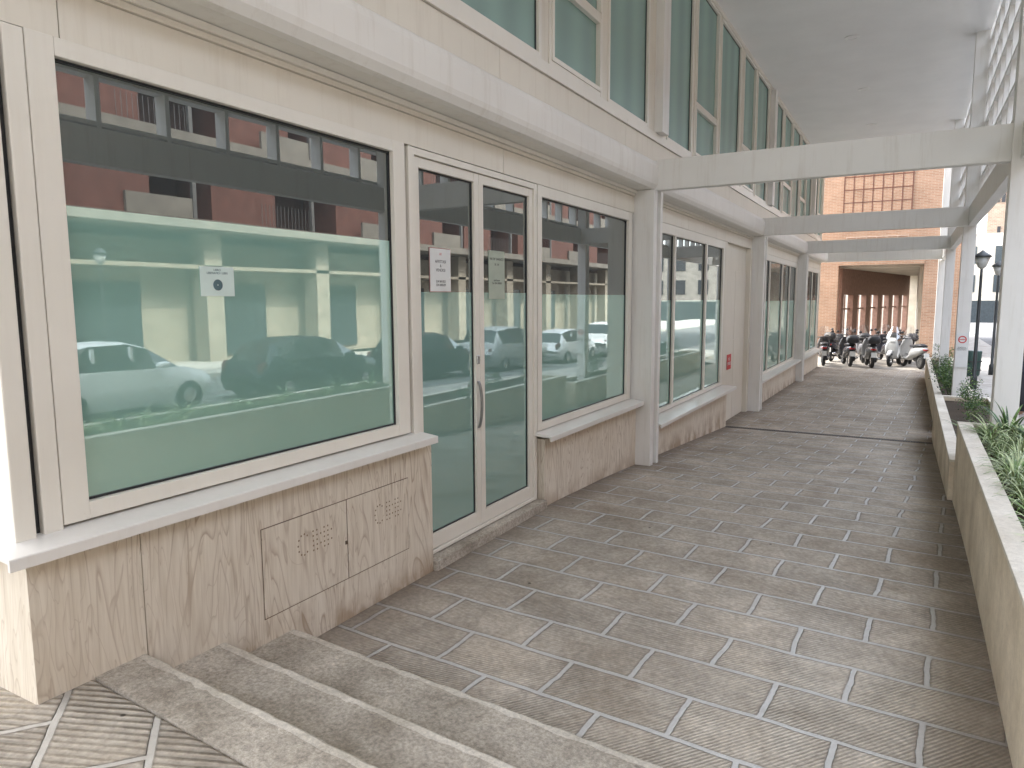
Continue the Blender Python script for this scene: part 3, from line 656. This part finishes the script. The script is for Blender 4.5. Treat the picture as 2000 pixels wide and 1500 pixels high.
def scooter(loc,rot,bodycol,case=True,screen=True,label=''):
    P=empty('scooter',loc)
    bc=simple('scooter_paint',bodycol,.25,var=.04); l=Vector(loc)
    wheel(P,l+Vector((0,-.62,.27))); wheel(P,l+Vector((0,.62,.27)))
    loft('body',[(-.98,0,.72,.05,.04),(-.85,0,.70,.13,.10),(-.5,0,.62,.19,.17),(-.15,0,.55,.18,.18),(.0,0,.40,.16,.12),(.15,0,.33,.17,.06),(.38,0,.34,.17,.07)],bc,P,l)
    loft('front_shield',[(.28,0,.42,.16,.10),(.5,0,.50,.22,.07),(.75,0,.46,.24,.07),(.98,0,.40,.17,.08),(1.08,0,.36,.09,.05)],bc,P,l,14,'z')
    loft('front_mudguard',[(.40,0,.50,.03,.02),(.5,0,.58,.085,.04),(.68,0,.57,.085,.05),(.9,0,.44,.06,.03)],bc,P,l)
    loft('seat',[(-.86,0,.84,.10,.04),(-.6,0,.86,.15,.06),(-.3,0,.82,.15,.06),(.02,0,.80,.11,.05)],plastic,P,l)
    loft('handlebar',[(-.36,.33,1.05,.022,.022),(.36,.33,1.05,.022,.022)],plastic,P,l,8,'x',2)
    for sx in (-1,1):
        loft('mirror',[(sx*.30-.05,.36,1.27,.015,.03),(sx*.30,.36,1.28,.02,.05),(sx*.30+.05,.36,1.27,.015,.03)],plastic,P,l,10,'x',2)
        loft('mirror_stem',[(1.05,sx*.27,.33,.008,.008),(1.25,sx*.30,.36,.008,.008)],plastic,P,l,6,'z',2)
    loft('headlight',[(.44,0,.98,.03,.02),(.50,0,.95,.09,.05),(.51,0,.95,.06,.03)],lens,P,l)
    loft('tail_light',[(-1.0,0,.70,.07,.03),(-.94,0,.71,.10,.045)],tail,P,l)
    pv=boxes('number_plate',[(l.x-.09,l.x+.09,l.y-1.03,l.y-1.02,l.z+.42,l.z+.60)],white,P)
    loft('rear_mudguard',[(-1.02,0,.50,.07,.10),(-.9,0,.52,.08,.07),(-.75,0,.56,.08,.05)],plastic,P,l)
    loft('engine',[(-.75,.1,.30,.05,.08),(-.5,.1,.32,.09,.11),(-.15,.06,.34,.10,.10)],plastic,P,l)
    loft('exhaust',[(-.95,.17,.36,.045,.045),(-.45,.17,.30,.05,.05),(-.3,.15,.25,.02,.02)],M['chrome'],P,l,10,'y',2)
    if case: loft('top_case',[(.90,0,-.90,.16,.13),(.96,0,-.90,.22,.19),(1.08,0,-.90,.22,.19),(1.18,0,-.90,.17,.14),(1.21,0,-.90,.08,.06)],plastic,P,l,16,'z',3.2)
    if screen:
        vs=[];fs=[]
        for i in range(7):
            u=(i/6-.5)*2
            for k in range(6):
                t=k/5; vs.append((u*.24*(1-.35*t*t),.44-.10*u*u-.16*t,1.02+.48*t*(1-.12*u*u)))
        for i in range(6):
            for k in range(5): fs.append((i*6+k,i*6+k+1,i*6+k+7,i*6+k+6))
        meshfrom('windscreen',vs,fs,WS,P,l,True)
    P.rotation_euler=(0,0,rot); P.scale=(1.15,1.15,1.15); meta(P,label,'scooter','scooters parked beyond the walkway'); return P
zg=-1.372
scooter((-3.30,34.2,zg),.12,(.04,.04,.045),False,True,'black parked scooter with clear windscreen on pale paving')
scooter((-2.35,34.3,zg),.25,(.05,.05,.055),True,True,'dark parked scooter with red tail lamp and top case')
scooter((-1.85,36.4,zg),.1,(.20,.20,.21),True,True,'grey parked scooter with top case and windscreen')
scooter((-1.45,34.0,zg),.18,(.18,.18,.18),True,False,'silver parked scooter with black top case')
scooter((-.50,35.0,zg),2.9,(.45,.45,.44),False,True,'white parked scooter facing the walkway with windscreen')
scooter((.15,34.3,zg),.45,(.40,.40,.39),False,True,'white parked scooter with tall windscreen')
scooter((.0,36.8,zg),.1,(.04,.04,.045),True,False,'black parked scooter with top case by portico')
scooter((-3.0,36.8,zg),-.2,(.05,.05,.06),True,False,'dark parked scooter standing close to brick pier')
scooter((-.95,37.2,zg),.3,(.05,.05,.06),True,True,'dark parked scooter in the back row by portico')
# ------------------------------------------------------------ cars (seen in the shop windows)
carglass=simple('car_glass',(.02,.025,.03),.05,var=.02)
def car(loc,col,Ln,Hh,shape,label,flip=False):
    P=empty('parked_car',loc); l=Vector(loc); pm=simple('car_paint',col,.3,var=.02,spec=.3)
    if shape=='hatch': S_=[(0,.68,.42,.60,.62,.55),(.03,.80,.25,.80,.82,.62),(.06,.86,.22,.92,.96,.66),(.14,.88,.20,.98,1.36,.58),(.30,.89,.20,.97,1.47,.60),(.50,.89,.20,.95,1.48,.60),(.62,.88,.20,.94,1.36,.58),(.78,.87,.20,.93,.95,.70),(.90,.84,.22,.80,.83,.62),(.97,.74,.25,.66,.68,.5),(1,.6,.38,.55,.56,.4)]
    else: S_=[(0,.70,.45,.70,.72,.55),(.02,.84,.30,.95,.97,.66),(.05,.88,.26,1.05,1.15,.68),(.12,.91,.24,1.08,1.58,.63),(.30,.92,.24,1.06,1.66,.65),(.50,.92,.24,1.04,1.66,.65),(.62,.91,.24,1.03,1.54,.62),(.75,.90,.24,1.02,1.06,.72),(.92,.88,.28,.94,.97,.68),(.98,.8,.32,.78,.8,.55),(1,.66,.42,.65,.66,.45)]
    vs=[];n=10
    for (t,w,zb,zbelt,zr,rw) in S_:
        y=(t-.5)*Ln; zm=(zb+zbelt)/2; k=Hh/1.48
        R_=[(-w*.92,zb),(-w,zm),(-w*.97,zbelt),(-rw,zr-.04),(-rw*.7,zr),(rw*.7,zr),(rw,zr-.04),(w*.97,zbelt),(w,zm),(w*.92,zb)]
        vs+=[(a,y,b*(k if shape=='hatch' else Hh/1.66)) for a,b in R_]
    bf=[];gf=[]
    for s_ in range(len(S_)-1):
        for i in range(n):
            f_=(s_*n+i,s_*n+(i+1)%n,(s_+1)*n+(i+1)%n,(s_+1)*n+i)
            side=i in (2,6) and 3<=s_<=6; ws_=i in (3,4,5) and (s_==6 or s_==2)
            (gf if (side or ws_) else bf).append(f_)
    bf.append(tuple(range(n))); bf.append(tuple(range((len(S_)-1)*n,len(S_)*n)))
    meshfrom('body',vs,bf,pm,P,l,True); meshfrom('windows',vs,gf,carglass,P,l)
    pil=[(l.x+sx*.74-.03,l.x+sx*.74+.035,l.y+(t-.5)*Ln-.03,l.y+(t-.5)*Ln+.03,l.z+.95,l.z+1.38) for sx in (-1,1) for t in (.30,.50)]
    each('door_pillar',pil,pm,P)
    for sx in (-1,1):
        for t in (.17,.81): wheel(P,l+Vector((sx*.80,(t-.5)*Ln,.32)),.32,.10)
        loft('headlight',[(Ln*.455,sx*.55,.66,.12,.06),(Ln*.485,sx*.50,.62,.11,.05)],lens,P,l)
        loft('tail_light',[(-Ln*.49,sx*.62,.80,.06,.12),(-Ln*.46,sx*.70,.84,.08,.13)],tailc,P,l)
        loft('wing_mirror',[(Ln*.10,sx*.98,1.0,.04,.05),(Ln*.15,sx*.98,1.0,.09,.07),(Ln*.17,sx*.98,1.0,.06,.05)],pm,P,l)
    if flip: P.rotation_euler=(0,0,math.pi)
    meta(P,label,'car','cars parked along the street'); return P
CX=6.9
car((CX,8.3,rz(8.3)),(.90,.91,.90),3.75,1.47,'hatch','small white hatchback parked along the street')
car((CX-.1,13.5,rz(13.5)),(.008,.016,.025),4.3,1.5,'hatch','dark blue hatchback parked along the street')
car((CX,18.9,rz(18.9)),(.012,.012,.015),4.3,1.5,'hatch','black hatchback parked along the street')
car((CX,24.2,rz(24.2)),(.45,.46,.46),4.5,1.66,'suv','silver sport utility car parked along the street')
car((CX,29.7,rz(29.7)),(.75,.75,.75),4.3,1.5,'hatch','white hatchback parked further along the street')
car((CX,35.5,rz(35.5)),(.75,.75,.75),4.7,1.75,'suv','tall white car parked further along the street')
# ------------------------------------------------------------ pedestrians (seen as reflections)
skin=simple('skin_tone',(.45,.28,.20),.6,var=.05)
def person(loc,rot,col,pants,label,stride=.18):
    P=empty('person',loc); l=Vector(loc)
    V=[(0,0,.95),(0,0,1.15),(0,.01,1.38),(0,.01,1.48),(0,.02,1.56),(0,.02,1.66),
       (.10,0,.90),(.11,stride*.6,.50),(.11,stride,.08),(.11,stride+.16,.04),(-.10,0,.90),(-.11,-stride*.2,.50),(-.11,-stride,.10),(-.11,-stride+.15,.04),
       (.18,0,1.40),(.23,-.05,1.14),(.22,.06,.90),(.22,.10,.80),(-.18,0,1.40),(-.23,.03,1.14),(-.22,.12,.92),(-.22,.15,.82)]
    Ed=[(0,1),(1,2),(2,3),(3,4),(4,5),(0,6),(6,7),(7,8),(8,9),(0,10),(10,11),(11,12),(12,13),(2,14),(14,15),(15,16),(16,17),(2,18),(18,19),(19,20),(20,21)]
    R=[.15,.13,.15,.06,.085,.075,.10,.065,.045,.04,.10,.065,.045,.04,.065,.05,.035,.03,.065,.05,.035,.03]
    me=bpy.data.meshes.new('body'); me.from_pydata(V,Ed,[]); o=mkobj('body',me,skin,P,l)
    md=o.modifiers.new('Skin','SKIN')
    for i,r_ in enumerate(R): me.skin_vertices[0].data[i].radius=(r_,r_*.8)
    me.skin_vertices[0].data[0].use_root=True
    o.modifiers.new('Sub','SUBSURF').levels=1; o.modifiers['Sub'].render_levels=1
    loft('jacket',[(.84,0,0,.20,.14),(1.0,0,0,.19,.14),(1.25,0,0,.21,.14),(1.40,0,0,.20,.12),(1.47,0,.01,.09,.08)],col,P,l,14,'z',2.3)
    for sx,ys_ in ((1,((.90,0),(.50,stride*.6),(.10,stride))),(-1,((.90,0),(.50,-stride*.2),(.12,-stride)))):
        loft('trouser_leg',[(ys_[2][0],sx*.11,ys_[2][1],.07,.075),(ys_[1][0],sx*.11,ys_[1][1],.085,.09),(ys_[0][0]-.05,sx*.10,ys_[0][1],.105,.12),(ys_[0][0]+.05,sx*.08,0,.11,.13)],pants,P,l,12,'z',2)
    for sx,e_,h_ in ((1,-.05,.06),(-1,.03,.12)):
        loft('sleeve',[(.90,sx*.22,h_,.045,.05),(1.14,sx*.235,e_,.06,.06),(1.40,sx*.185,0,.075,.075)],col,P,l,10,'z',2)
    loft('hair',[(1.60,0,-.02,.088,.09),(1.68,0,-.01,.098,.10),(1.74,0,.0,.075,.08),(1.77,0,.0,.02,.02)],plastic,P,l,12,'z',2)
    P.rotation_euler=(0,0,rot); meta(P,label,'person','people on the street pavement')
dk1=simple('navy_cloth',(.03,.035,.05),.9); dk2=simple('dark_trousers',(.03,.03,.035),.9)
person((2.1,17.4,rz(17.4)+.12),.3,dk1,dk2,'person in dark jacket and trousers standing on the pavement')
person((2.7,18.5,rz(18.5)+.12),2.6,dk2,dk1,'person in dark clothes walking on the pavement')
# ------------------------------------------------------------ light, sky, camera
w_=bpy.data.worlds.new('World'); scene.world=w_; w_.use_nodes=True; nt=w_.node_tree
sky=nt.nodes.new('ShaderNodeTexSky'); sky.sky_type='NISHITA'; sky.sun_disc=False
el=math.radians(50); d=Vector((-1,0,0)).normalized()
sky.sun_elevation=el; sky.sun_rotation=math.atan2(d.x,d.y); sky.air_density=1.0; sky.dust_density=2.0; sky.ozone_density=1.0
hs=N(nt,'ShaderNodeHueSaturation',Saturation=.40); L(nt,sky.outputs[0],hs.inputs['Color'])
L(nt,hs.outputs[0],nt.nodes['Background'].inputs[0]); nt.nodes['Background'].inputs[1].default_value=1.45
sl=bpy.data.lights.new('sun','SUN'); sl.energy=4.0; sl.angle=math.radians(.5); sl.color=(1,.95,.87); so_=bpy.data.objects.new('sun',sl); link(so_)
sd=Vector((d.x*math.cos(el),d.y*math.cos(el),math.sin(el))); so_.rotation_euler=sd.to_track_quat('Z','Y').to_euler(); so_.location=(0,0,30)
cam=bpy.data.cameras.new('camera'); co=bpy.data.objects.new('camera',cam); link(co)
R3=Matrix.Rotation(math.radians(29.4),4,'Z')@Matrix.Rotation(math.radians(90-6.8),4,'X')@Matrix.Rotation(math.radians(-.3),4,'Z')
co.matrix_world=Matrix.Translation((0,0,1.57))@R3
cam.sensor_width=36; cam.lens=36*1377/2000; cam.clip_start=.05; cam.clip_end=3000
scene.camera=co
scene.view_settings.view_transform='Standard'; scene.view_settings.look='None'; scene.view_settings.exposure=0
